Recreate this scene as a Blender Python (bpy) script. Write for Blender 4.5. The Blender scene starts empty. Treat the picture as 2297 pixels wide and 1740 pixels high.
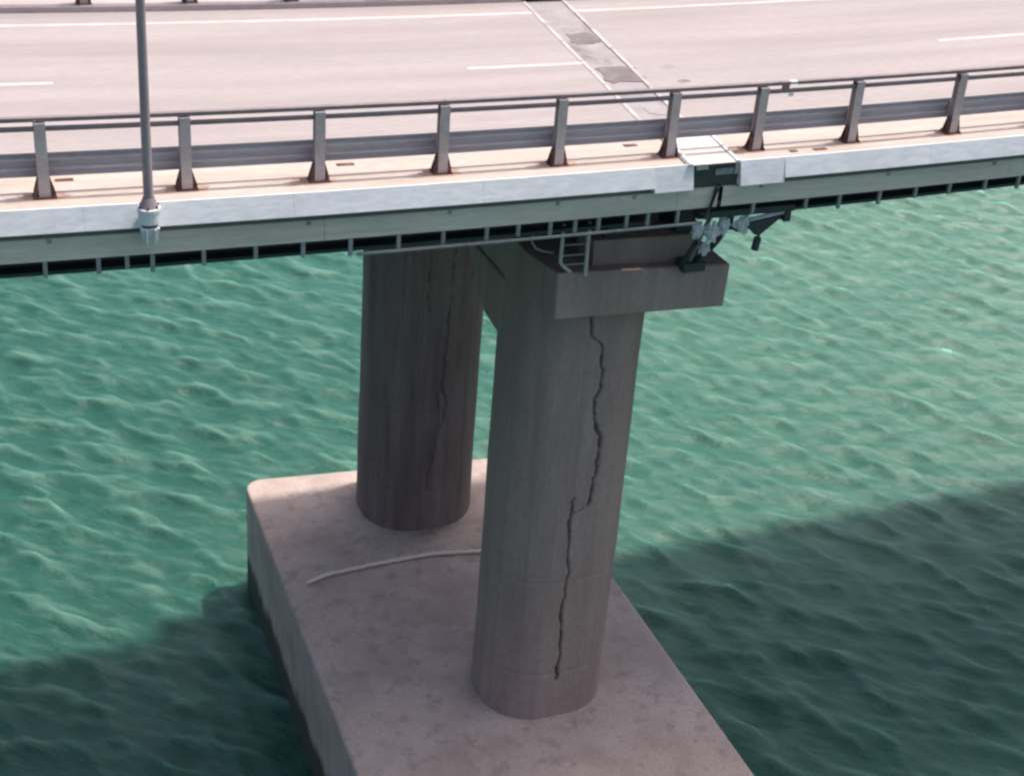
import bpy, bmesh, math, random
import numpy as np
from mathutils import Vector, Matrix
R = math.radians
random.seed(4)
rng = np.random.default_rng(11)
S = bpy.context.scene
C = S.collection

# ------------------------------------------------------------------ camera
cam_d = bpy.data.cameras.new("camera"); cam = bpy.data.objects.new("camera", cam_d); C.objects.link(cam)
# rows: world axes X (along the bridge), Y (across it), Z (up) in camera axes
rot = Matrix(((0.92868, 0.09792, -0.35773), (-0.36411, 0.42432, -0.82908), (0.0706, 0.9002, 0.42971)))
cam.matrix_world = Matrix.Translation((-9.101, -19.544, 7.948)) @ rot.to_4x4()
cam_d.sensor_width = 36; cam_d.lens = 49.52
cam_d.shift_x = 0.0027; cam_d.shift_y = -0.0963
cam_d.clip_start = 0.5; cam_d.clip_end = 9000
S.camera = cam

# ------------------------------------------------------------------ light
SUN = Vector((0.42, 0.08, 1.0)).normalized()
w = bpy.data.worlds.new("World"); S.world = w; w.use_nodes = True
nt = w.node_tree; nt.nodes.clear()
sky = nt.nodes.new("ShaderNodeTexSky"); sky.sky_type = 'NISHITA'; sky.sun_disc = False
sky.sun_elevation = math.asin(SUN.z); sky.sun_rotation = math.atan2(SUN.x, SUN.y)
sky.air_density = 0.8; sky.dust_density = 5.0; sky.ozone_density = 1.0
bg = nt.nodes.new("ShaderNodeBackground"); bg.inputs[1].default_value = 0.15
out = nt.nodes.new("ShaderNodeOutputWorld")
nt.links.new(sky.outputs[0], bg.inputs[0]); nt.links.new(bg.outputs[0], out.inputs[0])
sd = bpy.data.lights.new("sun", 'SUN'); sd.energy = 3.2; sd.angle = R(2.5); sd.color = (1.0, 0.94, 0.88)
sun = bpy.data.objects.new("sun", sd); C.objects.link(sun)
sun.rotation_euler = SUN.to_track_quat('Z', 'Y').to_euler(); sun.location = (0, 0, 40)
S.view_settings.view_transform = 'Standard'; S.view_settings.look = 'None'
S.view_settings.gamma = 1; S.view_settings.use_curve_mapping = False
S.view_settings.exposure = 0.45
S.cycles.filter_width = 2.5

# ------------------------------------------------------------------ materials
def N(t, k, **kw):
    n = t.nodes.new(k)
    for a, b in kw.items(): setattr(n, a, b)
    return n
def coords(t, scale, obj=True):
    tc = N(t, "ShaderNodeTexCoord"); mp = N(t, "ShaderNodeMapping"); mp.inputs['Scale'].default_value = scale
    g = N(t, "ShaderNodeNewGeometry")
    t.links.new(g.outputs['Position'], mp.inputs['Vector'])
    return mp.outputs[0]
def noise(t, scale, vec, detail=4, rough=0.55):
    n = N(t, "ShaderNodeTexNoise"); n.inputs['Scale'].default_value = scale
    n.inputs['Detail'].default_value = detail; n.inputs['Roughness'].default_value = rough
    t.links.new(vec, n.inputs['Vector']); return n.outputs['Fac']
def ramp(t, fac, stops):
    r = N(t, "ShaderNodeValToRGB"); e = r.color_ramp.elements
    while len(e) < len(stops): e.new(0.5)
    for i, (p, c) in enumerate(stops):
        e[i].position = p; e[i].color = (*c, 1) if len(c) == 3 else c
    t.links.new(fac, r.inputs[0]); return r.outputs[0]
def mixc(t, fac, a, b, mode='MIX'):
    m = N(t, "ShaderNodeMix", data_type='RGBA', blend_type=mode)
    if isinstance(fac, (int, float)): m.inputs[0].default_value = fac
    else: t.links.new(fac, m.inputs[0])
    for s, v in ((6, a), (7, b)):
        if isinstance(v, tuple): m.inputs[s].default_value = (*v, 1)
        else: t.links.new(v, m.inputs[s])
    return m.outputs[2]
def bump(t, h, strength, dist=0.02):
    b = N(t, "ShaderNodeBump"); b.inputs['Strength'].default_value = strength; b.inputs['Distance'].default_value = dist
    t.links.new(h, b.inputs['Height']); return b.outputs[0]
def mat(name, c1, c2, sc=(1, 1, 1), ns=1.5, rough=0.8, metal=0.0, stain=None, stain_sc=(1, 1, 1), stain_amt=(0.55, 0.75), bmp=0.3, fine=14, crack=None, wet=None, streak=None):
    m = bpy.data.materials.new(name); m.use_nodes = True; t = m.node_tree; b = t.nodes["Principled BSDF"]
    v = coords(t, sc)
    n1 = noise(t, ns, v, 6); n2 = noise(t, fine, v, 5, 0.7)
    col = ramp(t, n1, [(0.3, c1), (0.7, c2)])
    g = ramp(t, n2, [(0.3, (0.82,) * 3), (0.7, (1.1,) * 3)])
    col = mixc(t, 1.0, col, g, 'MULTIPLY')
    if stain:
        sv = coords(t, stain_sc); sn = noise(t, 1.0, sv, 5, 0.6)
        f = ramp(t, sn, [(stain_amt[0], (0, 0, 0)), (stain_amt[1], (1, 1, 1))])
        col = mixc(t, f, col, stain)
    if streak:      # rain streaks running down from the top
        sv = coords(t, (2.6, 2.6, 0.09)); sn = noise(t, 1.0, sv, 6, 0.65)
        f = ramp(t, sn, [(0.52, (0, 0, 0)), (0.68, (0.7,) * 3)])
        col = mixc(t, f, col, streak)
    if wet:         # algae and wet band above the water
        g = N(t, "ShaderNodeNewGeometry"); sp = N(t, "ShaderNodeSeparateXYZ"); t.links.new(g.outputs['Position'], sp.inputs[0])
        wn = noise(t, 1.3, coords(t, (1, 1, 0.6)), 5)
        ad = N(t, "ShaderNodeMath", operation='MULTIPLY_ADD'); t.links.new(wn, ad.inputs[0]); ad.inputs[1].default_value = 1.1; t.links.new(sp.outputs['Z'], ad.inputs[2])
        mr = N(t, "ShaderNodeMapRange"); t.links.new(ad.outputs[0], mr.inputs[0])
        mr.inputs[1].default_value = -15.1; mr.inputs[2].default_value = -14.7; mr.inputs[3].default_value = 1; mr.inputs[4].default_value = 0
        col = mixc(t, mr.outputs[0], col, wet)
    if crack:
        at = N(t, "ShaderNodeAttribute", attribute_name="crack")
        col = mixc(t, at.outputs['Fac'], col, crack)
    t.links.new(col, b.inputs['Base Color'])
    b.inputs['Roughness'].default_value = rough; b.inputs['Metallic'].default_value = metal
    if bmp: t.links.new(bump(t, n2, bmp), b.inputs['Normal'])
    return m
M = {}
M['asphalt'] = mat('asphalt', (0.325, 0.285, 0.275), (0.385, 0.335, 0.325), (0.12, 1.0, 1), 0.8, 0.9, stain=(0.27, 0.23, 0.225), stain_sc=(0.08, 0.9, 1), stain_amt=(0.45, 0.8), fine=30)
M['paint'] = mat('road_paint', (0.45, 0.39, 0.38), (0.60, 0.53, 0.51), (1, 4, 1), 1.5, 0.7, fine=20, bmp=0.1)
M['joint'] = mat('joint_concrete', (0.26, 0.235, 0.24), (0.36, 0.32, 0.32), (1.5, 1.5, 1), 1.2, 0.85, stain=(0.15, 0.125, 0.13), stain_sc=(1.0, 0.7, 1), stain_amt=(0.55, 0.7))
M['patch'] = mat('dark_patch', (0.14, 0.115, 0.12), (0.21, 0.18, 0.18), (1, 1, 1), 3, 0.9)
M['walk'] = mat('walkway_concrete', (0.43, 0.355, 0.305), (0.53, 0.445, 0.395), (0.3, 1.5, 1), 1.5, 0.85, stain=(0.38, 0.295, 0.25), stain_sc=(0.25, 3, 1), stain_amt=(0.5, 0.75))
M['cornice'] = mat('cornice_concrete', (0.72, 0.725, 0.745), (0.80, 0.80, 0.815), (0.25, 1, 1), 1.4, 0.7, stain=(0.62, 0.63, 0.64), stain_sc=(0.5, 1, 0.35), stain_amt=(0.55, 0.85), bmp=0.15)
M['plate'] = mat('cover_plate', (0.56, 0.50, 0.46), (0.64, 0.58, 0.54), (1, 1, 1), 2, 0.6, stain=(0.45, 0.38, 0.34), stain_sc=(2, 2, 1), stain_amt=(0.55, 0.8))
M['pier'] = mat('pier_concrete', (0.285, 0.205, 0.18), (0.375, 0.28, 0.25), (1, 1, 0.35), 0.8, 0.88, stain=(0.25, 0.182, 0.162), stain_sc=(1.6, 1.6, 0.16), stain_amt=(0.5, 0.8), crack=(0.09, 0.064, 0.058), bmp=0.6, streak=(0.22, 0.16, 0.14))
M['footing'] = mat('footing_concrete', (0.47, 0.365, 0.325), (0.56, 0.45, 0.405), (1, 1, 1), 0.7, 0.88, stain=(0.37, 0.285, 0.25), stain_sc=(0.6, 0.6, 0.6), stain_amt=(0.45, 0.7), bmp=0.6, wet=(0.055, 0.065, 0.045), streak=(0.30, 0.235, 0.21))
M['galv'] = mat('galvanised_steel', (0.46, 0.385, 0.375), (0.56, 0.48, 0.47), (1, 1, 1), 2.0, 0.6, 0.1, stain=(0.32, 0.23, 0.21), stain_sc=(3, 3, 1), stain_amt=(0.6, 0.8), bmp=0.1)
M['rail'] = mat('rail_steel', (0.22, 0.17, 0.175), (0.29, 0.23, 0.235), (1, 1, 1), 2.0, 0.6, 0.25, bmp=0.1)
M['beam'] = mat('barrier_beam', (0.38, 0.355, 0.375), (0.48, 0.45, 0.47), (0.5, 1, 3), 2.0, 0.55, 0.1, stain=(0.44, 0.42, 0.41), stain_sc=(0.4, 1, 5), stain_amt=(0.55, 0.8), bmp=0.1)
M['rust'] = mat('rust', (0.055, 0.022, 0.018), (0.23, 0.12, 0.095), (1, 1, 1), 5, 0.9, bmp=0.5)
M['tray'] = mat('tray_steel', (0.50, 0.47, 0.40), (0.60, 0.56, 0.48), (0.3, 1, 3), 1.5, 0.6, stain=(0.42, 0.39, 0.33), stain_sc=(0.3, 1, 8), stain_amt=(0.5, 0.75), bmp=0.1)
M['bracket'] = mat('bracket_steel', (0.20, 0.22, 0.22), (0.30, 0.32, 0.32), (1, 1, 1), 3, 0.6, 0.2, bmp=0.1)
M['dark'] = mat('dark_painted_steel', (0.028, 0.036, 0.038), (0.045, 0.055, 0.055), (1, 1, 1), 2, 0.6, bmp=0.15)
M['slab'] = mat('slab_concrete', (0.17, 0.165, 0.16), (0.24, 0.23, 0.22), (1, 1, 1), 1, 0.9)
M['pipe'] = mat('pale_pipe', (0.42, 0.42, 0.45), (0.52, 0.52, 0.55), (1, 1, 1), 3, 0.5, bmp=0.1)
M['sheet'] = mat('pale_sheeting', (0.42, 0.45, 0.46), (0.60, 0.62, 0.62), (1, 1, 1), 5, 0.5, bmp=0.3)
M['pole'] = mat('lamp_pole', (0.27, 0.22, 0.23), (0.34, 0.28, 0.29), (1, 1, 0.4), 2, 0.5, 0.1, bmp=0.1)
M['white'] = mat('white_paint', (0.62, 0.62, 0.64), (0.74, 0.74, 0.74), (1, 1, 1), 3, 0.5, stain=(0.45, 0.42, 0.42), stain_sc=(4, 4, 3), stain_amt=(0.55, 0.8), bmp=0.1)
M['farwalk'] = mat('far_walkway_concrete', (0.40, 0.335, 0.325), (0.47, 0.40, 0.39), (0.3, 1.5, 1), 1.5, 0.85)
M['nosing'] = mat('nosing_concrete', (0.44, 0.385, 0.385), (0.56, 0.49, 0.49), (1, 1, 1), 2.5, 0.8, stain=(0.36, 0.31, 0.31), stain_sc=(1.5, 1.5, 1), stain_amt=(0.45, 0.65))
M['pier_dark'] = mat('shaded_stained_pier_concrete', (0.19, 0.138, 0.125), (0.28, 0.208, 0.19), (1, 1, 0.3), 0.7, 0.9, stain=(0.10, 0.075, 0.072), stain_sc=(1.4, 1.4, 0.14), stain_amt=(0.45, 0.75), crack=(0.07, 0.053, 0.05), bmp=0.6, streak=(0.10, 0.078, 0.072))  # stained concrete, darkened further to paint in the far column's shade
M['ruststain'] = mat('rust_stained_concrete', (0.36, 0.22, 0.16), (0.46, 0.33, 0.26), (1, 1, 1), 6, 0.9)
M['sun_strip'] = mat('painted_sun_strip', (0.80, 0.69, 0.58), (0.86, 0.76, 0.66), (1, 1, 1), 3, 0.7, bmp=0.1)  # bright colour stands in for sunlight on the footing

def water_mat():
    m = bpy.data.materials.new('sea_water'); m.use_nodes = True; t = m.node_tree; b = t.nodes["Principled BSDF"]
    v = coords(t, (1, 1, 1))
    big = noise(t, 0.035, v, 3)
    # clearer, deeper water on one side grading into silty paler water on the other, along X
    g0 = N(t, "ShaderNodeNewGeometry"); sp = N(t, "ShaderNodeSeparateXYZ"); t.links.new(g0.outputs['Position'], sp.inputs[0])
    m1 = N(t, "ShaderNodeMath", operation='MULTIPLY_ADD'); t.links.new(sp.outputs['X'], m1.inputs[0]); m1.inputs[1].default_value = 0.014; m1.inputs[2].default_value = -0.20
    m2 = N(t, "ShaderNodeMath", operation='MULTIPLY_ADD'); t.links.new(sp.outputs['Y'], m2.inputs[0]); m2.inputs[1].default_value = 0.012; t.links.new(m1.outputs[0], m2.inputs[2])  # darker nearby along Y: weaker sky reflection painted into the colour
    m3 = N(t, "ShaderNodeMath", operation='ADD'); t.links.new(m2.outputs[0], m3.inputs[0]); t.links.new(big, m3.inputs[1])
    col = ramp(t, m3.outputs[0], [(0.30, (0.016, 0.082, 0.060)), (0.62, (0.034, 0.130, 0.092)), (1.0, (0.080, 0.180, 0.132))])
    at = N(t, "ShaderNodeAttribute", attribute_name="crest")
    f = ramp(t, at.outputs['Fac'], [(0.10, (0, 0, 0)), (1.0, (0.6, 0.6, 0.6))])
    col = mixc(t, f, col, (0.14, 0.26, 0.205))
    mps = N(t, "ShaderNodeMapping", vector_type='TEXTURE'); mps.inputs['Rotation'].default_value = (0, 0, R(50)); mps.inputs['Scale'].default_value = (0.5, 2.2, 1)
    gs = N(t, "ShaderNodeNewGeometry"); t.links.new(gs.outputs['Position'], mps.inputs['Vector'])
    ns = noise(t, 1.35, mps.outputs[0], 6, 0.62)
    col = mixc(t, ramp(t, ns, [(0.50, (0, 0, 0)), (0.72, (0.6,) * 3)]), col, (0.115, 0.215, 0.17))
    col = mixc(t, ramp(t, ns, [(0.30, (0.5,) * 3), (0.48, (0, 0, 0))]), col, (0.020, 0.085, 0.066))
    t.links.new(col, b.inputs['Base Color'])
    b.inputs['Subsurface Weight'].default_value = 0.55; b.inputs['Subsurface Radius'].default_value = (0.5, 1.4, 1.1); b.inputs['Subsurface Scale'].default_value = 0.6
    b.inputs['Roughness'].default_value = 0.30; b.inputs['IOR'].default_value = 1.33
    mp = N(t, "ShaderNodeMapping", vector_type='TEXTURE'); mp.inputs['Rotation'].default_value = (0, 0, R(44)); mp.inputs['Scale'].default_value = (0.42, 1.3, 1)
    g = N(t, "ShaderNodeNewGeometry"); t.links.new(g.outputs['Position'], mp.inputs['Vector'])
    h = noise(t, 1.5, mp.outputs[0], 7, 0.65)
    t.links.new(bump(t, h, 0.85, 0.12), b.inputs['Normal'])
    return m
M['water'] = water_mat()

# ------------------------------------------------------------------ helpers
def camber(x):                       # the deck rises gently away from its low point
    a = abs(x)
    return 0.0011 * x * x if a <= 12 else 0.1584 + (a - 12) * 0.0264
class MB:
    def __init__(s): s.v = []; s.f = []; s.mi = []; s.m = 0
    def add(s, vs, fs, m=None):
        o = len(s.v); s.v += [tuple(p) for p in vs]; s.f += [tuple(i + o for i in f) for f in fs]
        s.mi += [s.m if m is None else m] * len(fs); return s
    def box(s, x0, x1, y0, y1, z0, z1, m=None):
        vs = [(x, y, z) for z in (z0, z1) for y in (y0, y1) for x in (x0, x1)]
        return s.add(vs, [(0, 2, 3, 1), (4, 5, 7, 6), (0, 1, 5, 4), (2, 6, 7, 3), (0, 4, 6, 2), (1, 3, 7, 5)], m)
    def extrude(s, prof, x0, x1, step=1.0, sk0=0.0, sk1=0.0, closed=True, m=None):
        n = max(1, int(math.ceil((x1 - x0) / step))); k = len(prof); vs = []; fs = []
        for i in range(n + 1):
            t = i / n
            for (y, z) in prof:
                a = x0 + sk0 * y; b = x1 + sk1 * y; vs.append((a + (b - a) * t, y, z))
        kk = k if closed else k - 1
        for i in range(n):
            for j in range(kk):
                a = i * k + j; b = i * k + (j + 1) % k
                fs.append((a, b, b + k, a + k))
        if closed:
            fs.append(tuple(range(k - 1, -1, -1))); fs.append(tuple(n * k + j for j in range(k)))
        return s.add(vs, fs, m)
    def tube(s, pts, r, n=10, m=None, r1=None, caps=True):
        pts = [Vector(p) for p in pts]; vs = []; fs = []; K = len(pts)
        for i, p in enumerate(pts):
            d = (pts[min(i + 1, K - 1)] - pts[max(i - 1, 0)]).normalized()
            u = d.cross(Vector((0, 0, 1)) if abs(d.z) < 0.9 else Vector((1, 0, 0))).normalized(); v = d.cross(u)
            rr = r if r1 is None else r + (r1 - r) * i / (K - 1)
            for j in range(n):
                a = 2 * math.pi * j / n; vs.append(p + (u * math.cos(a) + v * math.sin(a)) * rr)
        for i in range(K - 1):
            for j in range(n):
                a = i * n + j; b = i * n + (j + 1) % n
                fs.append((a, b, b + n, a + n))
        if caps: fs.append(tuple(range(n - 1, -1, -1))); fs.append(tuple((K - 1) * n + j for j in range(n)))
        return s.add(vs, fs, m)
    def prism(s, poly, z0, z1, m=None):     # polygon in XY
        k = len(poly)
        vs = [(x, y, z0) for x, y in poly] + [(x, y, z1) for x, y in poly]
        fs = [tuple(range(k - 1, -1, -1)), tuple(range(k, 2 * k))] + [(j, (j + 1) % k, (j + 1) % k + k, j + k) for j in range(k)]
        return s.add(vs, fs, m)
    def build(s, name, mats, parent=None, bend=False, smooth=False, bevel=0.0, loc=None):
        me = bpy.data.meshes.new(name)
        vs = [(x, y, z + camber(x)) for x, y, z in s.v] if bend else s.v
        if loc: vs = [(x - loc[0], y - loc[1], z - loc[2]) for x, y, z in vs]
        me.from_pydata(vs, [], s.f)
        for q in (mats if isinstance(mats, (list, tuple)) else [mats]): me.materials.append(M[q])
        me.polygons.foreach_set('material_index', s.mi)
        bm = bmesh.new(); bm.from_mesh(me); bmesh.ops.recalc_face_normals(bm, faces=bm.faces); bm.to_mesh(me); bm.free()
        if smooth: me.polygons.foreach_set('use_smooth', [True] * len(me.polygons))
        o = bpy.data.objects.new(name, me); C.objects.link(o)
        if parent: o.parent = parent
        if loc and not parent: o.location = loc
        if bevel:
            md = o.modifiers.new('bevel', 'BEVEL'); md.width = bevel; md.segments = 2; md.limit_method = 'ANGLE'; md.angle_limit = R(40)
        return o
def empty(name, label, cat, group=None, loc=(0, 0, 0)):
    o = bpy.data.objects.new(name, None); C.objects.link(o); o.location = loc; tag(o, label, cat, group); return o
def tag(o, label, cat=None, group=None):
    o['label'] = label
    if cat: o['category'] = cat
    if group: o['group'] = group
    return o

XL0, SKL = 2.24, 0.127      # end of the left span: x = XL0 + SKL*y
XR0, SKR = 3.13, 0.147      # start of the right span
A, B = -70.0, 75.0
ZR = -0.12

# ------------------------------------------------------------------ sea
WZ = -16.5
def make_water():
    x0, x1, y0, y1, d = -40.0, 72.0, -26.0, 52.0, 0.14
    nx = int((x1 - x0) / d) + 1; ny = int((y1 - y0) / d) + 1
    xs = np.linspace(x0, x1, nx); ys = np.linspace(y0, y1, ny)
    X, Y = np.meshgrid(xs, ys); H = np.zeros_like(X); DX = np.zeros_like(X); DY = np.zeros_like(X)
    for i in range(110):
        lam = 0.45 * (2.4 / 0.45) ** rng.random()
        th = R(44) + rng.normal() * R(24)
        k = 2 * math.pi / lam; kx = k * math.cos(th); ky = k * math.sin(th)
        a = 0.0070 * lam ** 0.72 * (0.5 + rng.random()) ; ph = rng.random() * 6.283
        p = kx * X + ky * Y + ph + 0.8 * np.sin(0.21 * X * math.sin(th) - 0.21 * Y * math.cos(th) + ph * 3)
        H += a * np.cos(p); s = 0.9 * a * np.sin(p); DX -= s * math.cos(th); DY -= s * math.sin(th)
    e = np.minimum(np.minimum(X - x0, x1 - X), np.minimum(Y - y0, y1 - Y)); fade = np.clip(e / 10, 0, 1)
    H *= fade; DX *= fade; DY *= fade
    co = np.stack([X + DX, Y + DY, WZ + H], -1).reshape(-1, 3)
    idx = np.arange(nx * ny).reshape(ny, nx)
    q = np.stack([idx[:-1, :-1], idx[:-1, 1:], idx[1:, 1:], idx[1:, :-1]], -1).reshape(-1, 4)
    # the same sheet goes on to the horizon
    nb = nx * ny; Fq = 6000.0
    rim = [0, nx - 1, nx * ny - 1, nx * (ny - 1)]
    ext = np.array([(-Fq, -Fq, WZ), (Fq, -Fq, WZ), (Fq, Fq, WZ), (-Fq, Fq, WZ)])
    co = np.vstack([co, ext])
    sides = []
    for a, bb in ((list(idx[0, :]), (nb, nb + 1)), (list(idx[:, -1]), (nb + 1, nb + 2)), (list(idx[-1, ::-1]), (nb + 2, nb + 3)), (list(idx[::-1, 0]), (nb + 3, nb))):
        sides.append(tuple([bb[0], bb[1]] + [int(v) for v in a[::-1]]))
    # ring as triangle fans to stay light
    tris = []
    for a, bb in ((idx[0, :], (nb, nb + 1)), (idx[:, -1], (nb + 1, nb + 2)), (idx[-1, ::-1], (nb + 2, nb + 3)), (idx[::-1, 0], (nb + 3, nb))):
        n = len(a); h = n // 2
        for j in range(n - 1):
            tris.append((int(a[j]), bb[0] if j < h else bb[1], int(a[j + 1])))
        tris.append((bb[0], bb[1], int(a[h])))
    me = bpy.data.meshes.new('water')
    nq = len(q); nt_ = len(tris)
    me.vertices.add(len(co)); me.vertices.foreach_set('co', co.astype(np.float32).ravel())
    loops = np.concatenate([q.ravel(), np.array(tris).ravel()]).astype(np.int32)
    me.loops.add(len(loops)); me.loops.foreach_set('vertex_index', loops)
    me.polygons.add(nq + nt_)
    st = np.concatenate([np.arange(nq) * 4, nq * 4 + np.arange(nt_) * 3]).astype(np.int32)
    me.polygons.foreach_set('loop_start', st)
    me.polygons.foreach_set('loop_total', np.concatenate([np.full(nq, 4), np.full(nt_, 3)]).astype(np.int32))
    me.polygons.foreach_set('use_smooth', np.ones(nq + nt_, bool))
    me.update(calc_edges=True)
    # lighter crests: light coming through thin water, painted into the colour
    g = np.clip(H / (2.6 * H.std()) , -1, 1) 
    cr = np.clip(g, 0, 1).reshape(-1)
    at = me.attributes.new('crest', 'FLOAT', 'POINT'); at.data.foreach_set('value', np.concatenate([cr, np.full(4, 0.1)]).astype(np.float32))
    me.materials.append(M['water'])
    o = bpy.data.objects.new('water', me); C.objects.link(o); o['kind'] = 'structure'; o['label'] = 'choppy green sea under and around the bridge'
make_water()

# ------------------------------------------------------------------ road surface and walkways
road = MB().extrude([(1.0, ZR), (10.45, ZR), (10.45, ZR - 0.05), (1.0, ZR - 0.05)], A, XL0, 2, 0, SKL) \
           .extrude([(1.0, ZR), (10.45, ZR), (10.45, ZR - 0.05), (1.0, ZR - 0.05)], XR0, B, 2, SKR, 0).build('road', 'asphalt', bend=True)
road['kind'] = 'structure'; road['label'] = 'pale sun-bleached asphalt carriageway on the bridge'
def marking(x0, x1, yc, wd, sk0=0, sk1=0):
    o = MB().extrude([(yc - wd / 2, ZR + 0.004), (yc + wd / 2, ZR + 0.004), (yc + wd / 2, ZR - 0.002), (yc - wd / 2, ZR - 0.002)], x0, x1, 1, sk0, sk1).build('lane_marking', 'paint', road, bend=True)
    return o
for yc in (1.86, 9.42):
    marking(A, XL0, yc, 0.17, 0, SKL); marking(XR0, B, yc, 0.17, SKR, 0)
for k in range(-5, 7):
    a = 0.48 + 11.3 * k; b = a + 3.5
    if k == 0: marking(a, XL0 + SKL * 5.58, 5.58, 0.15)
    else: marking(a, b, 5.62, 0.15)
# expansion joint: two pale nosing strips, grey infill and dark rubber patches between them
ej = MB().extrude([(1.0, ZR - 0.012), (10.45, ZR - 0.012), (10.45, ZR - 0.06), (1.0, ZR - 0.06)], XL0 + 0.09, XR0 - 0.09, 0.5, SKL, SKR).build('expansion_joint', 'joint', road, bend=True)
for xa, xb, sa in ((XL0, XL0 + 0.085, SKL), (XR0 - 0.085, XR0, SKR)):
    y = 1.0; 
    while y < 10.4:
        y2 = min(y + random.uniform(0.9, 1.6), 10.45)
        MB().extrude([(y, ZR + 0.012), (y2 - 0.03, ZR + 0.012), (y2 - 0.03, ZR - 0.05), (y, ZR - 0.05)], xa + random.uniform(-.01, .01), xb, 0.3, sa, sa).build('nosing_block', 'nosing', ej, bend=True)
        y = y2
def blob(cx, cy, rx, ry, z, name, m, parent, sk=0.14, seed=0, n=18):
    rr = random.Random(seed); b = MB(); vs = []
    for j in range(n):
        a = 2 * math.pi * j / n; q = 1 + rr.uniform(-.18, .18)
        c, s_ = math.cos(a), math.sin(a); e = 0.55
        px = math.copysign(abs(c) ** e, c) * rx * q; pyy = math.copysign(abs(s_) ** e, s_) * ry * q
        vs.append((cx + px + sk * pyy, cy + pyy))
    return b.prism(vs, z - 0.01, z + 0.0).build(name, m, parent, bend=True)
blob(3.42, 4.75, 0.43, 0.52, ZR + 0.002, 'rubber_patch', 'patch', ej, seed=1)
blob(3.28, 2.6, 0.34, 0.30, ZR - 0.004, 'rubber_patch', 'joint', ej, seed=2)
blob(3.75, 7.3, 0.33, 0.42, ZR - 0.004, 'rubber_patch', 'patch', ej, seed=3)
for i, (x, y, rx, ry) in enumerate(((4.75, 5.0, 0.30, 0.13), (7.3, 5.3, 0.24, 0.10), (4.5, 4.1, .15, .1))):
    blob(x, y, rx, ry, ZR + 0.003, 'oil_stain', 'joint', road, seed=5 + i)

def kerb_prof(y0, y1): return [(y0, 0.0), (y1, 0.0), (y1, -0.22), (y0, -0.22)]
walk = MB().extrude(kerb_prof(-0.5, 1.0), A, XL0, 1, 0, SKL).extrude(kerb_prof(-0.5, 1.0), XR0, B, 1, SKR, 0).build('walkway', 'walk', bend=True, bevel=0.012)
walk['kind'] = 'structure'; walk['label'] = 'narrow concrete service walkway along the near edge of the bridge'
walk2 = MB().extrude(kerb_prof(10.36, 11.42), A, XL0, 1, 0, SKL).extrude(kerb_prof(10.36, 11.42), XR0, B, 1, SKR, 0).build('walkway', 'farwalk', bend=True, bevel=0.012)
walk2['kind'] = 'structure'; walk2['label'] = 'concrete service walkway along the far edge of the bridge'
for i, (x, y, r_) in enumerate(((-3.38, 0.58, .14), (1.61, 0.59, .12), (4.86, -0.25, .13), (4.33, -0.24, .07), (-7.62, 0.60, .13), (9.71, 0.95, .12), (-11.8, .6, .12), (13.6, -.2, .12))):
    MB().box(x - r_, x + r_, y - 0.05, y + 0.05, 0, 0.012).build('anchor_plate', 'rust', walk, bend=True, bevel=0.004)

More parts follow.
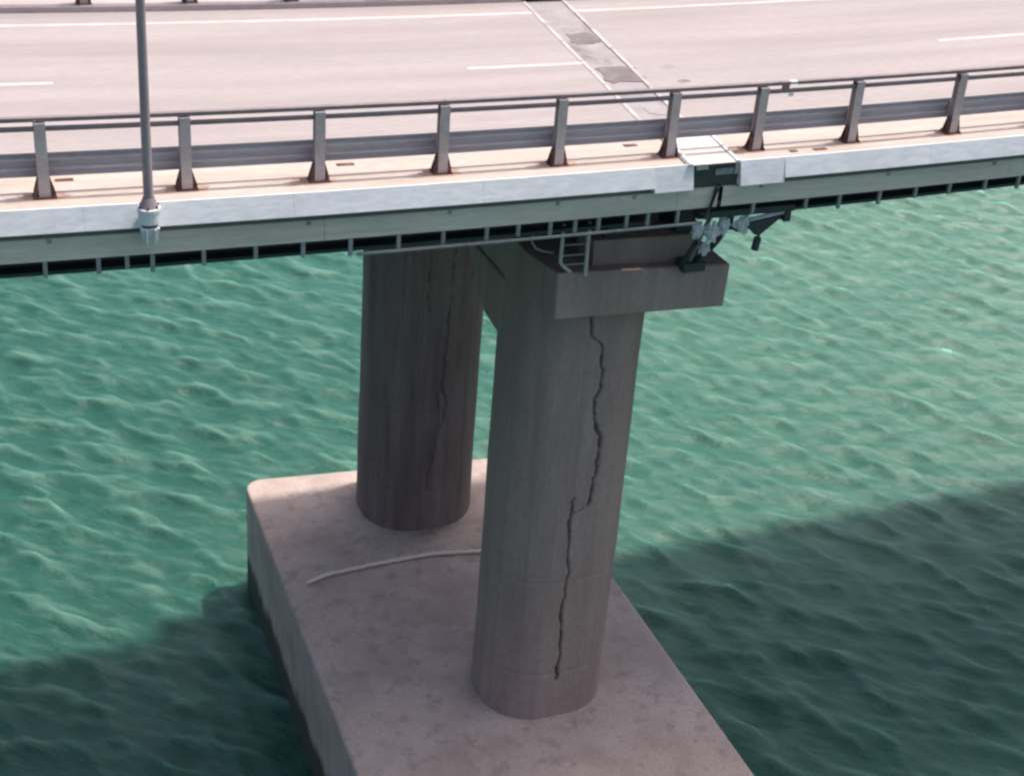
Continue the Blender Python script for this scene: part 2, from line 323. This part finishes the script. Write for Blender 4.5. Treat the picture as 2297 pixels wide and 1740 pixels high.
# ------------------------------------------------------------------ bridge spans
def cornice_prof(zb, side=1):
    if side == 1: return [(-0.525, 0.03), (-0.5, 0.03), (-0.5, -0.22), (-0.42, zb), (-0.62, zb), (-0.62, zb + 0.015)]
    return [(11.42, 0.03), (11.48, 0.03), (11.48, zb), (11.34, zb), (11.42, -0.22)]
def span(x0, x1, sk0, sk1, label):
    t = empty('bridge_span', label, 'bridge')
    MB().extrude([(-0.45, -0.24), (11.37, -0.24), (11.37, -0.30), (10.6, -0.42), (0.6, -0.42), (-0.45, -0.30)], x0, x1, 1.5, sk0, sk1).build('deck_slab', 'slab', t, bend=True)
    # cornice in precast lengths
    dx = 3.0
    xs = []
    if x1 < 10:
        x = x1
        while x > x0: xs.append((max(x - (0.72 if x == x1 else dx), x0), x)); x = xs[-1][0]
    else:
        x = x0
        while x < x1: xs.append((x, min(x + (0.86 if x == x0 else dx), x1))); x = xs[-1][1]
    for a, b in xs:
        near_joint = (b == x1 and x1 < 10) or (a == x0 and x1 > 10)
        zb = -0.40 if near_joint else -0.318
        MB().extrude(cornice_prof(zb), a + 0.001, b - 0.001, 0.75).build('cornice', 'cornice', t, bend=True, bevel=0.003)
        MB().extrude(cornice_prof(-0.335, 2), a + 0.004 + 0.14*11*0, b - 0.004, 0.75).build('cornice', 'cornice', t, bend=True, bevel=0.01)
    for y in (0.85, 4.1, 7.4, 10.3):
        g = MB()
        g.extrude([(y - 0.02, -0.44), (y + 0.02, -0.44), (y + 0.02, -1.44), (y - 0.02, -1.44)], x0 + 0.1, x1 - 0.1, 1.5, sk0, sk1)
        g.extrude([(y - 0.27, -1.44), (y + 0.27, -1.44), (y + 0.27, -1.50), (y - 0.27, -1.50)], x0 + 0.1, x1 - 0.1, 1.5, sk0, sk1)
        g.extrude([(y - 0.2, -0.42), (y + 0.2, -0.42), (y + 0.2, -0.44), (y - 0.2, -0.44)], x0 + 0.1, x1 - 0.1, 1.5, sk0, sk1)
        go = g.build('girder', 'dark', t, bend=True)
        st = MB(); x = x0 + 0.5 if x1 > 10 else x1 - 0.5
        sg = 1 if x1 > 10 else -1
        while x0 < x < x1:
            st.box(x - 0.01, x + 0.01, y - 0.2, y - 0.021, -1.355, -0.45); st.box(x - 0.01, x + 0.01, y + 0.021, y + 0.2, -1.355, -0.45); x += 2.0 * sg
        st.build('stiffeners', 'dark', go, bend=True)['kind'] = 'stuff'
    x = x0 + 1.2 if x1 > 10 else x1 - 1.2
    sg = 1 if x1 > 10 else -1
    while x0 < x < x1:
        MB().box(x - 0.08, x + 0.08, 0.9, 10.25, -1.1, -0.6).build('cross_beam', 'dark', t, bend=True); x += 6.0 * sg
    return t
span(A, XL0, 0, SKL, 'long bridge span with pale cornice carrying the lamp post, ending at the dark joint opening')
span(XR0, B, SKR, 0, 'bridge span beyond the dark joint opening, its pale cornice without any lamp post')

# joint opening in the edge of the deck, with its cover plate on top
jo = empty('joint_cover', 'pale cover plate with raised edges over the dark opening in the walkway edge', 'cover plate')
MB().extrude([(-0.56, 0.012), (0.95, 0.012), (0.95, 0.03), (-0.56, 0.03)], XL0 - 0.05, XR0 + 0.05, 0.3, SKL, SKR).build('cover_plate', 'plate', jo, bend=True)
for x in (XL0 - 0.02, XR0 - 0.02):
    MB().extrude([(-0.56, 0.031), (0.95, 0.031), (0.95, 0.055), (-0.56, 0.055)], x, x + 0.06, 0.3, SKR, SKR).build('edge_strip', 'white', jo, bend=True)
MB().extrude([(10.37, 0.012), (11.45, 0.012), (11.45, 0.03), (10.37, 0.03)], XL0 - 0.05, XR0 + 0.05, 0.3, SKL, SKR).build('cover_plate', 'farwalk', jo, bend=True)
MB().extrude([(10.30, -0.16), (11.4, -0.16), (11.4, -0.2), (10.30, -0.2)], XL0 - 0.1, XR0 + 0.1, 0.3, SKL, SKR).build('closing_plate', 'dark', jo, bend=True)
MB().extrude([(-0.49, 0.008), (-0.46, 0.008), (-0.46, -0.39), (-0.49, -0.39)], XL0 + 0.01, XR0 - 0.01, 0.3).build('closing_plate', 'dark', jo, bend=True)
MB().box(2.30, 2.52, -0.53, -0.50, -0.08, 0.0).build('bent_flap', 'galv', jo, bend=True)
MB().box(2.68, 3.02, -0.515, -0.492, -0.20, -0.09).build('bent_flap', 'bracket', jo, bend=True)

# ------------------------------------------------------------------ cable tray under the cornice
def tray(xa, xb, ticks, label):
    t = empty('cable_tray', label, 'cable tray', 'cable trays under the cornice')
    L = 6.0; x = xa
    while x < xb:
        e = min(x + L, xb)
        MB().extrude([(-0.53, -0.425), (-0.33, -0.425), (-0.33, -0.435), (-0.515, -0.435), (-0.515, -0.76), (-0.33, -0.76), (-0.33, -0.77), (-0.53, -0.77)], x + 0.003, e - 0.003, 1.0).build('tray_section', 'tray', t, bend=True)
        x = e
    for (x, l) in ticks:
        x -= 0.08
        b = MB().box(x - 0.03, x + 0.03, -0.52, -0.47, -0.99 - l, -0.772).box(x - 0.018, x + 0.018, -0.475, -0.28, -0.80, -0.76)
        b.box(x - 0.03, x + 0.03, -0.29, -0.25, -0.81, -0.31)
        b.build('hanger', 'bracket', t, bend=True)
    for x in [q for q, l in ticks][::3]:
        MB().box(x - 0.03, x + 0.03, -0.545, -0.532, -0.49, -0.43).build('clip', 'bracket', t, bend=True)
tl = [-7.96, -7.23, -6.83, -6.47, -5.73, -4.96, -4.24, -3.5, -2.73, -2.0, -1.27, -0.73, -0.17, 0.27, 0.69, 1.2, 1.59, 2.15]
ticksL = [(x, random.choice((0, .04, .08))) for x in tl] + [(-8.7 - 0.75 * i, .04) for i in range(60)]
tr_ = [3.6, 4.66, 5.35, 6.19, 6.96, 7.70, 8.50]
ticksR = [(x, random.choice((0, .05, .10))) for x in tr_] + [(9.26 + 0.78 * i, .04) for i in range(60)]
tray(-58, 2.78, ticksL, 'grey-green cable tray under the pale cornice, on the lamp post side of the black hanger')
tray(2.86, 60, ticksR, 'grey-green cable tray under the pale cornice, running on past the joint without a lamp post')

# pale pipe slung below the tray by the pier
z_ = lambda x: camber(x)
pts = [(-3.48 + 0.3 * i, -0.55, -1.03 + z_(-3.4 + 0.3 * i)) for i in range(21)]
tag(MB().tube(pts, 0.028, 10).build('pipe', 'bracket', smooth=True), 'thin grey pipe slung under the cable tray above the far column', 'pipe')

# ------------------------------------------------------------------ parapets
POSTS = [-7.94, -5.95, -3.96, -1.99, 0.0, 2.03, 3.69, 5.62, 7.80]
postsL = [-7.92 - 2.0 * i for i in range(12, 0, -1)] + POSTS[:6]
postsR = POSTS[6:] + [7.80 + 2.05 * i for i in range(1, 14)]
proto = {}
def post_meshes():
    b = MB()
    b.box(-0.078, 0.078, -0.075, -0.063, 0.02, 1.10); b.box(-0.078, 0.078, 0.063, 0.075, 0.02, 1.10)
    b.box(-0.007, 0.007, -0.063, 0.063, 0.02, 1.10)
    b.box(-0.078, 0.078, -0.075, 0.075, 1.101, 1.11)
    o = b.build('post', 'galv'); proto['post'] = o.data; bpy.data.objects.remove(o)
    for s in (-1, 1):       # triangular stiffening gussets welded to both sides
        g = MB()
        for yy in (-0.062, 0.04):
            poly = [(s * 0.079, 0.02), (s * 0.150, 0.02), (s * 0.145, 0.09), (s * 0.10, 0.24), (s * 0.079, 0.31)]
            vs = [(x, yy, z) for x, z in poly] + [(x, yy + 0.022, z) for x, z in poly]
            n = 5; g.add(vs, [tuple(range(n)), tuple(range(2 * n - 1, n - 1, -1))] + [(j, (j + 1) % n, (j + 1) % n + n, j + n) for j in range(n)])
        g.box(s * 0.079 if s > 0 else -0.10, 0.10 if s > 0 else -0.079, -0.074, 0.07, 0.02, 0.24)
        o = g.build('gusset', 'rust'); proto['gusset%+d' % s] = o.data; bpy.data.objects.remove(o)
    p = MB().box(-0.16, 0.16, -0.12, 0.12, 0.0, 0.02)
    for sx in (-0.125, 0.125):
        for sy in (-0.1, 0.1): p.tube([(sx, sy, 0.0), (sx, sy, 0.055)], 0.016, 6)
    o = p.build('base_plate', 'rust'); proto['base_plate'] = o.data; bpy.data.objects.remove(o)
    k = MB().box(-0.05, 0.05, 0.076, 0.15, 0.3, 0.56)
    o = k.build('spacer_block', 'rail'); proto['spacer_block'] = o.data; bpy.data.objects.remove(o)
post_meshes()
def wave_prof(yc, zc, hgt, flip=1):
    ys = [0, .045, .05, .01, .0, .045, .05, .045, 0, .01, .05, .045, 0]
    n = len(ys); front = [(yc + flip * ys[i], zc + hgt / 2 - hgt * i / (n - 1)) for i in range(n)]
    back = [(y + flip * 0.006, z) for y, z in front[::-1]]
    return front + back
def parapet(posts, x0, x1, top, y0, flip, label):
    t = empty('guardrail', label, 'guardrail', 'steel guardrails along the deck edges')
    for x in posts:
        rx, ry = random.uniform(-.006, .006), random.uniform(-.008, .008)
        p = bpy.data.objects.new('post', proto['post']); C.objects.link(p); p.parent = t
        p.location = (x, y0, camber(x)); p.rotation_euler = (rx, ry, 0 if flip > 0 else math.pi)
        for nm in ('gusset-1', 'gusset+1', 'base_plate', 'spacer_block'):
            q = bpy.data.objects.new(nm.rstrip('+-1'), proto[nm]); C.objects.link(q); q.parent = p
    # square tube rails
    def rail(name, xa, xb, z, h, d):
        x = xa
        while x < xb - 0.01:
            e = min(x + 6.0, xb)
            MB().extrude([(y0 - d, z), (y0 + d, z), (y0 + d, z + h), (y0 - d, z + h)], x, e - 0.006, 1.0).build(name, 'rail', t, bend=True, bevel=0.008)
            x = e
    rail('top_rail', top[0], top[1], 1.125, 0.065, 0.045)
    rail('middle_rail', x0, x1, 0.985, 0.062, 0.035)
    for x in posts:
        MB().box(x - 0.03, x + 0.03, y0 - 0.02, y0 + 0.02, 1.09, 1.126).build('rail_stub', 'rail', t, bend=True)
    x = x0; i = 0
    while x < x1 - 0.01:
        e = min(x + 4.0, x1); off = 0.0035 * (i % 2)
        MB().extrude(wave_prof(y0 + flip * (0.155 + off), 0.425, 0.36, flip), x, min(e + 0.12, x1), 1.0).build('barrier_beam', 'beam', t, bend=True)
        x = e; i += 1
    return t
gl = parapet(postsL, -32.0, 2.90, (-32.0, 4.20), 0.0, 1, 'near grey guardrail of posts with rusty feet, running from the lamp post to the joint')
gr = parapet(postsR, 2.90, 36.0, (4.34, 36.0), 0.0, 1, 'near grey guardrail with rusty feet beyond the joint, where the top rail is broken')
parapet([-23.85 + 2.2 * i for i in range(13)], -26, 3.9, (-26, 3.9), 10.62, -1, 'far guardrail across the carriageway, only its rusty post feet showing')
parapet([5.0 + 2.2 * i for i in range(14)], 4.7, 36, (4.7, 36), 10.62, -1, 'far guardrail across the carriageway, beyond the joint')
# splice where the top rail is broken
MB().box(4.08, 4.18, -0.042, 0.042, 1.03, 1.124).build('splice_bracket', 'rail', gl, bend=True)
MB().extrude([(-0.038, 1.132), (0.038, 1.132), (0.038, 1.185), (-0.038, 1.185)], 4.16, 4.48, 0.2).build('rail_sleeve', 'white', gr, bend=True)
MB().extrude([(-0.028, 0.99), (0.028, 0.99), (0.028, 1.04), (-0.028, 1.04)], 2.70, 3.05, 0.2).build('rail_sleeve', 'galv', gr, bend=True)
MB().box(4.18, 4.28, -0.045, -0.037, 0.93, 0.983).build('loose_clip', 'white', gr, bend=True)

for i, x in enumerate(postsL + postsR):
    blob(x - random.uniform(0.0, 0.12), 0.0, random.uniform(.2, .34), random.uniform(.14, .19), 0.003, 'rust_stain', 'ruststain', walk, sk=0, seed=40 + i)
# ------------------------------------------------------------------ street lamp
LX, LY = -6.60, -0.72
lz = camber(LX)
lamp = empty('street_lamp', 'slender grey lamp post on a white bracket at the deck edge', 'street lamp', loc=(LX, LY, lz))
def L(b, name, m, **k): return b.build(name, m, lamp, **k)
L(MB().tube([(0, 0, 0.05), (0, 0, 0.12), (0, 0, 3), (0, 0, 9.0)], 0.078, 20, r1=0.055), 'pole', 'pole', smooth=True)
L(MB().tube([(0, 0, 0.045), (0, 0, 0.20)], 0.135, 20, r1=0.079, caps=False), 'base_cone', 'pole', smooth=True)
L(MB().tube([(0, 0, -0.02), (0, 0, 0.045)], 0.165, 24), 'collar', 'white', bevel=0.01)
L(MB().tube([(0, 0, -0.19), (0, 0, -0.02)], 0.155, 24), 'collar_body', 'white', bevel=0.01)
L(MB().prism([(-0.09, -0.10), (0.09, -0.10), (0.11, 0.15), (-0.11, 0.15)], -0.24, -0.19), 'recess_ring', 'dark')
b = MB()
vs = [(-0.13, -0.13, -0.24), (0.13, -0.13, -0.24), (0.13, 0.30, -0.24), (-0.13, 0.30, -0.24), (-0.10, -0.06, -0.48), (0.10, -0.06, -0.48), (0.10, 0.30, -0.48), (-0.10, 0.30, -0.48)]
b.add(vs, [(3, 2, 1, 0), (4, 5, 6, 7), (0, 1, 5, 4), (1, 2, 6, 5), (2, 3, 7, 6), (3, 0, 4, 7)])
L(b, 'bracket', 'white', bevel=0.015)
for s in (-1, 1): L(MB().box(s * .06 - .012, s * .06 + .012, -0.16, -0.10, -0.47, -0.25), 'bracket_rib', 'white')
for k in range(6):
    a = k * math.pi / 3 + .3
    L(MB().tube([(0.14 * math.cos(a), 0.14 * math.sin(a), 0.045), (0.14 * math.cos(a), 0.14 * math.sin(a), 0.085)], 0.014, 6), 'bolt', 'rust')
L(MB().tube([(0, 0, 8.9), (0, .3, 9.15), (0, 1.8, 9.5)], 0.04, 10), 'arm', 'pole', smooth=True)
L(MB().prism([(-.14, 1.7), (.14, 1.7), (.12, 2.5), (-.12, 2.5)], 9.44, 9.56), 'lamp_head', 'galv', bevel=0.03)

# ------------------------------------------------------------------ pier
pier = empty('bridge_pier', 'twin column concrete pier with vertical cracks standing on a broad footing', 'bridge pier', loc=(0, 0, 0))
def column(cx, cy, hx, hy, rr, zb, zt, cracks, fl=0.0):
    per = []; st = 0.025
    # perimeter of a rounded rectangle
    seg = [(-hx + rr, -hy, hx - rr, -hy), None, (hx, -hy + rr, hx, hy - rr), None, (hx - rr, hy, -hx + rr, hy), None, (-hx, hy - rr, -hx, -hy + rr), None]
    cs = [(hx - rr, -hy + rr, -90), (hx - rr, hy - rr, 0), (-hx + rr, hy - rr, 90), (-hx + rr, -hy + rr, 180)]
    ci = 0
    for s in seg:
        if s:
            d = math.hypot(s[2] - s[0], s[3] - s[1]); n = max(1, int(d / st))
            nx, ny = (s[3] - s[1]) / d, -(s[2] - s[0]) / d
            for j in range(n): per.append((s[0] + (s[2] - s[0]) * j / n, s[1] + (s[3] - s[1]) * j / n, nx, ny))
        else:
            x, y, a0 = cs[ci]; ci += 1; n = max(4, int(rr * math.pi / 2 / (st * 1.6)))
            for j in range(n):
                a = R(a0 + 90 * j / n); per.append((x + rr * math.cos(a), y + rr * math.sin(a), math.cos(a), math.sin(a)))
    P = np.array(per); n = len(P); nv = int((zt - zb) / 0.035); zs = np.linspace(zb, zt, nv + 1)
    XX = cx + np.tile(P[:, 0], (nv + 1, 1)); YY = cy + np.tile(P[:, 1], (nv + 1, 1)); ZZ = np.repeat(zs[:, None], n, 1)
    NX = np.tile(P[:, 2], (nv + 1, 1)); NY = np.tile(P[:, 3], (nv + 1, 1))
    ck = np.zeros_like(XX); rg = np.random.default_rng(int(abs(cx) * 100 + cy))
    for line, wd in cracks:
        line = sorted(line, key=lambda p: p[1])
        lx = np.array([p[0] for p in line]); lz_ = np.array([p[1] for p in line])
        xc = np.interp(zs, lz_, lx)
        jag = np.cumsum(rg.normal(size=len(zs))) ; jag -= np.convolve(jag, np.ones(25) / 25, 'same'); xc = xc + jag * 0.009
        wz = wd * (0.45 + 0.75 * np.abs(np.convolve(rg.normal(size=len(zs)), np.ones(15) / 5, 'same')))
        wz = np.clip(wz, wd * 0.3, wd * 1.6) * ((zs >= lz_[0]) & (zs <= lz_[-1]))
        d = np.abs(XX - xc[:, None]); f = np.clip((wz[:, None] + 0.012 - d) / 0.022, 0, 1) * (NY < -0.4) * (((zs >= lz_[0]) & (zs <= lz_[-1]))[:, None])
        ck = np.maximum(ck, f)
    # slight formwork unevenness
    und = 0.006 * np.sin(XX * 3.1 + ZZ * 0.9) + 0.004 * np.sin(ZZ * 2.3 + YY * 2)
    band = (np.abs((ZZ - zb) % 2.4 - 1.2) < 0.03) * 0.014
    D = und - band - ck * 0.06
    XX = XX + NX * D; YY = YY + NY * D
    co = np.stack([XX, YY, ZZ], -1).reshape(-1, 3)
    idx = np.arange((nv + 1) * n).reshape(nv + 1, n); nxt = np.roll(idx, -1, 1)
    q = np.stack([idx[:-1], nxt[:-1], nxt[1:], idx[1:]], -1).reshape(-1, 4)
    me = bpy.data.meshes.new('column'); me.vertices.add(len(co)); me.vertices.foreach_set('co', co.astype(np.float32).ravel())
    me.loops.add(q.size); me.loops.foreach_set('vertex_index', q.astype(np.int32).ravel())
    me.polygons.add(len(q)); me.polygons.foreach_set('loop_start', (np.arange(len(q)) * 4).astype(np.int32)); me.polygons.foreach_set('loop_total', np.full(len(q), 4, np.int32))
    me.polygons.foreach_set('use_smooth', np.ones(len(q), bool)); me.update(calc_edges=True)
    at = me.attributes.new('crack', 'FLOAT', 'POINT'); at.data.foreach_set('value', ck.reshape(-1).astype(np.float32))
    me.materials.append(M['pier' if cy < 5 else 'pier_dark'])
    o = bpy.data.objects.new('column', me); C.objects.link(o); o.parent = pier; return o
near_cr = [([(1.63, -3.3), (1.63, -3.76), (1.70, -4.10), (1.86, -4.22), (1.92, -4.30)], 0.018),
           ([(1.92, -4.25), (1.96, -4.8), (2.0, -5.25), (1.89, -5.49), (1.91, -5.91), (2.10, -6.3), (2.10, -7.05), (2.03, -7.92)], 0.026),
           ([(2.03, -7.93), (1.85, -7.99), (1.70, -8.06)], 0.03),
           ([(1.68, -7.69), (1.63, -8.4), (1.69, -8.98), (1.73, -9.62), (1.66, -10.6), (1.74, -11.6), (1.70, -12.3)], 0.026)]
far_cr = [([(1.63, -5.0), (1.57, -6.66), (1.53, -8.15), (1.46, -9.04), (1.36, -9.42), (1.43, -10.22), (1.37, -10.75), (1.23, -11.69), (1.21, -12.1)], 0.010),
          ([(1.05, -5.2), (1.0, -6.2), (1.02, -7.0)], 0.005), ([(2.1, -5.4), (2.15, -6.8)], 0.005), ([(1.47, -9.1), (1.60, -9.5), (1.50, -10.3)], 0.01)]
c1 = column(1.81, 2.60, 1.40, 1.22, 1.12, -13.31, -3.1, near_cr); c1['label'] = 'near column with a long jagged crack stepping to one side'
c2 = column(1.35, 10.0, 1.48, 1.38, 1.28, -13.31, -3.1, far_cr); c2['label'] = 'far column, stained and painted darker for shade, with a thin crack'
# cross cap
b = MB()
fr = [(0.58, -2.38), (4.09, -2.56), (4.07, -3.43), (0.60, -3.31)]
vs = []
for y, wl in ((0.8, 0.0), (1.7, 0.2), (10.9, 0.2), (11.9, 0.0)): vs += [(x - wl if x < 1 else x, y, z) for x, z in fr]
b.add(vs, [(0, 1, 2, 3), (15, 14, 13, 12)] + [(4 * q + j, 4 * q + (j + 1) % 4, 4 * q + (j + 1) % 4 + 4, 4 * q + j + 4) for q in range(3) for j in range(4)])
cap = b.build('cross_cap', 'pier', pier, bevel=0.03)
# curved haunches under the cap between the columns
for (yc, sgn) in ((3.9, 1), (8.7, -1)):
    prof = [(yc - sgn * 1.2, -3.35), (yc + sgn * 1.25, -3.35), (yc + sgn * 0.9, -3.5), (yc + sgn * 0.5, -3.8), (yc + sgn * 0.1, -4.25), (yc - sgn * 0.25, -4.5), (yc - sgn * 1.2, -4.6)]
    MB().extrude(prof, 0.375, 2.95, 3).build('haunch', 'pier', pier, bevel=0.06)
for i, y in enumerate((1.05, 4.2, 7.0, 10.2)):
    w_ = 0.7
    b = MB()
    fr = [(1.35, -1.94), (3.47, -2.0), (3.47, -2.75), (1.38, -2.75)]
    vs = [(x, y, z) for x, z in fr] + [(x, y + w_, z) for x, z in fr]
    b.add(vs, [(0, 1, 2, 3), (7, 6, 5, 4)] + [(j, (j + 1) % 4, (j + 1) % 4 + 4, j + 4) for j in range(4)])
    pl = b.build('bearing_plinth', 'pier', pier, bevel=0.02)
    for x in (1.85, 3.3):
        MB().box(x - 0.25, x + 0.25, y + 0.1, y + 0.8, -2.05, -1.85).box(x - 0.16, x + 0.16, y + 0.15, y + 0.75, -1.85, -1.51 + camber(x)).build('bearing', 'dark', pl)
# footing
def rc(x, y, r, a0, n=5): return [(x + r * math.cos(R(a0 + 90 * i / n)), y + r * math.sin(R(a0 + 90 * i / n))) for i in range(n + 1)]
poly = rc(-2.35, -1.6, 0.4, 180) + rc(4.7, -1.6, 0.4, 270) + rc(4.7, 10.95, 0.4, 0) + rc(-2.3, 11.58, 0.45, 90)
ft = MB().prism(poly, -19.0, -13.3).build('footing', 'footing', pier, bevel=0.07)
# pale tube added to paint a strip of sunlight on the footing
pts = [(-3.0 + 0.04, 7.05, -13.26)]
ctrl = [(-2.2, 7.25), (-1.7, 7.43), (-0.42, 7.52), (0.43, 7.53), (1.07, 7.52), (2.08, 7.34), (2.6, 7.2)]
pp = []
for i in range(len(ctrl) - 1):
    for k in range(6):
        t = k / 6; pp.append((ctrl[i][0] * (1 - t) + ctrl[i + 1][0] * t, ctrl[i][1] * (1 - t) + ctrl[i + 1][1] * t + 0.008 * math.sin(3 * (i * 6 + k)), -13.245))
tag(MB().tube(pp, 0.045, 10).build('sun_strip', 'sun_strip', smooth=True), 'strip of sunlight painted as a pale tube curving over the footing before the far column', 'sun_strip')

# ------------------------------------------------------------------ ladder at the pier head
ld = empty('ladder', 'grey steel ladder from the pier cap up to the cable tray', 'ladder', loc=(0.58, 0.74, -2.3))
def LD(b, n, m='bracket'): return b.build(n, m, ld, loc=(0.58, 0.74, -2.3))
ld_r = MB().tube([(0.58, 0.74, -1.42), (0.58, 0.74, -2.15), (0.66, 0.74, -2.24), (0.80, 0.77, -2.36)], 0.035, 8); o = LD(ld_r, 'rail', 'galv')
o = LD(MB().tube([(1.07, 0.74, -1.42), (1.09, 0.74, -2.45)], 0.038, 8), 'rail', 'galv')
for z in (-1.62, -1.82, -2.02, -2.20): LD(MB().tube([(0.58, 0.74, z), (1.08, 0.74, z - 0.01)], 0.016, 6), 'rung', 'bracket')
for o in ld.children: pass
hoop = [(0.10 + 0.0, 0.95, -1.65), (0.10, 0.95, -1.80), (0.18, 0.95, -1.93), (0.34, 0.95, -2.0), (0.5, 0.9, -2.02)]
LD(MB().tube(hoop, 0.02, 8), 'safety_hoop', 'bracket')

# ------------------------------------------------------------------ hanger and debris at the joint
hg = empty('steel_hanger', 'black steel hanger and strut under the joint, standing on the pier cap', 'hanger', loc=(2.9, -0.36, -0.5))
def HG(b, n, m='dark', **k): return b.build(n, m, hg, loc=(2.9, -0.36, -0.5), **k)
HG(MB().tube([(2.72, -0.58, -0.37), (2.58, -0.58, -0.93), (2.62, -0.2, -1.04)], 0.045, 6), 'hanger_bar')
HG(MB().box(2.62, 4.55, -0.25, -0.05, -1.10, -0.98), 'cross_bar')
HG(MB().box(3.30, 3.42, -0.12, 0.02, -1.40, -1.0), 'drop_post')
HG(MB().tube([(3.38, -0.02, -1.35), (3.34, 0.2, -1.75), (3.30, 0.78, -2.5)], 0.065, 8), 'strut')
HG(MB().tube([(3.00, -0.02, -1.20), (3.06, 0.3, -1.7), (3.18, 0.80, -2.48)], 0.04, 8), 'strut', 'bracket')
HG(MB().tube([(2.92, 0.2, -1.75), (3.03, 0.78, -2.48)], 0.045, 8), 'strut')
HG(MB().box(3.0, 3.45, 0.62, 0.95, -2.55, -2.38), 'foot_plate')
ar = empty('bracket_arm', 'black bracket arm with a pale bar reaching out past the pier under the cable tray', 'bracket', loc=(4.0, -0.1, -1.2))
def AR(b, n, m='dark', **k): return b.build(n, m, ar, loc=(4.0, -0.1, -1.2), **k)
AR(MB().tube([(3.66, -0.2, -1.22), (4.36, -0.2, -1.12)], 0.04, 10), 'bar', 'pipe', smooth=True)
AR(MB().tube([(3.5, -0.1, -1.42), (3.9, -0.1, -1.34), (4.40, -0.1, -1.24)], 0.06, 8), 'arm')
AR(MB().box(4.38, 4.50, -0.24, -0.02, -1.30, -1.02), 'end_plate')
b = MB(); tri = [(3.62, -1.28), (4.40, -1.26), (4.02, -1.56), (3.90, -1.56)]
vs = [(x, -0.12, z) for x, z in tri] + [(x, -0.06, z) for x, z in tri]
b.add(vs, [(0, 1, 2, 3), (7, 6, 5, 4)] + [(j, (j + 1) % 4, (j + 1) % 4 + 4, j + 4) for j in range(4)]); AR(b, 'web_plate')
AR(MB().tube([(3.35, -0.1, -1.36), (3.7, -0.1, -1.44)], 0.05, 8), 'arm_root')
cn = MB().tube([(4.00, -0.1, -1.54), (3.985, -0.1, -1.62)], 0.03, 10).tube([(3.985, -0.1, -1.62), (3.955, -0.1, -1.86)], 0.068, 14)
tag(cn.build('canister', 'dark', bevel=0.01), 'small black canister hanging from the bracket arm over the water', 'canister')
def lump(cx, cy, cz, rx, ry, rz, seed, label):
    rr = np.random.default_rng(seed); bm = bmesh.new(); bmesh.ops.create_icosphere(bm, subdivisions=4, radius=1)
    from mathutils import noise as mn
    off = Vector(rr.random(3) * 20)
    for v in bm.verts:
        p = v.co; k = 0.68 + 0.9 * abs(mn.noise(p * 1.4 + off)) + 0.35 * mn.noise(p * 3.0 + off) + 0.12 * mn.noise(p * 8 + off)
        v.co = Vector((p.x * rx * k, p.y * ry * k, p.z * rz * k * 1.15))
    me = bpy.data.meshes.new('plastic_sheeting'); bm.to_mesh(me); bm.free(); me.materials.append(M['sheet'])
    o = bpy.data.objects.new('plastic_sheeting', me); C.objects.link(o); o.location = (cx, cy, cz)
    tag(o, label, 'plastic sheeting', 'pale plastic sheeting snagged under the joint')
lump(2.70, -0.15, -1.36, .13, .06, .13, 1, 'pale crumpled sheeting snagged on the hanger on the ladder side')
lump(2.98, -0.18, -1.40, .14, .06, .15, 2, 'pale crumpled sheeting snagged in the middle of the black hanger')
lump(3.20, -0.18, -1.28, .11, .06, .17, 3, 'tall pale scrap of sheeting against the black drop post')
lump(3.56, -0.20, -1.30, .13, .06, .16, 4, 'bright pale sheeting snagged beside the bracket arm')
lump(3.05, 0.10, -1.84, .12, .06, .10, 5, 'lowest pale scrap of sheeting, caught between the struts above the cap')
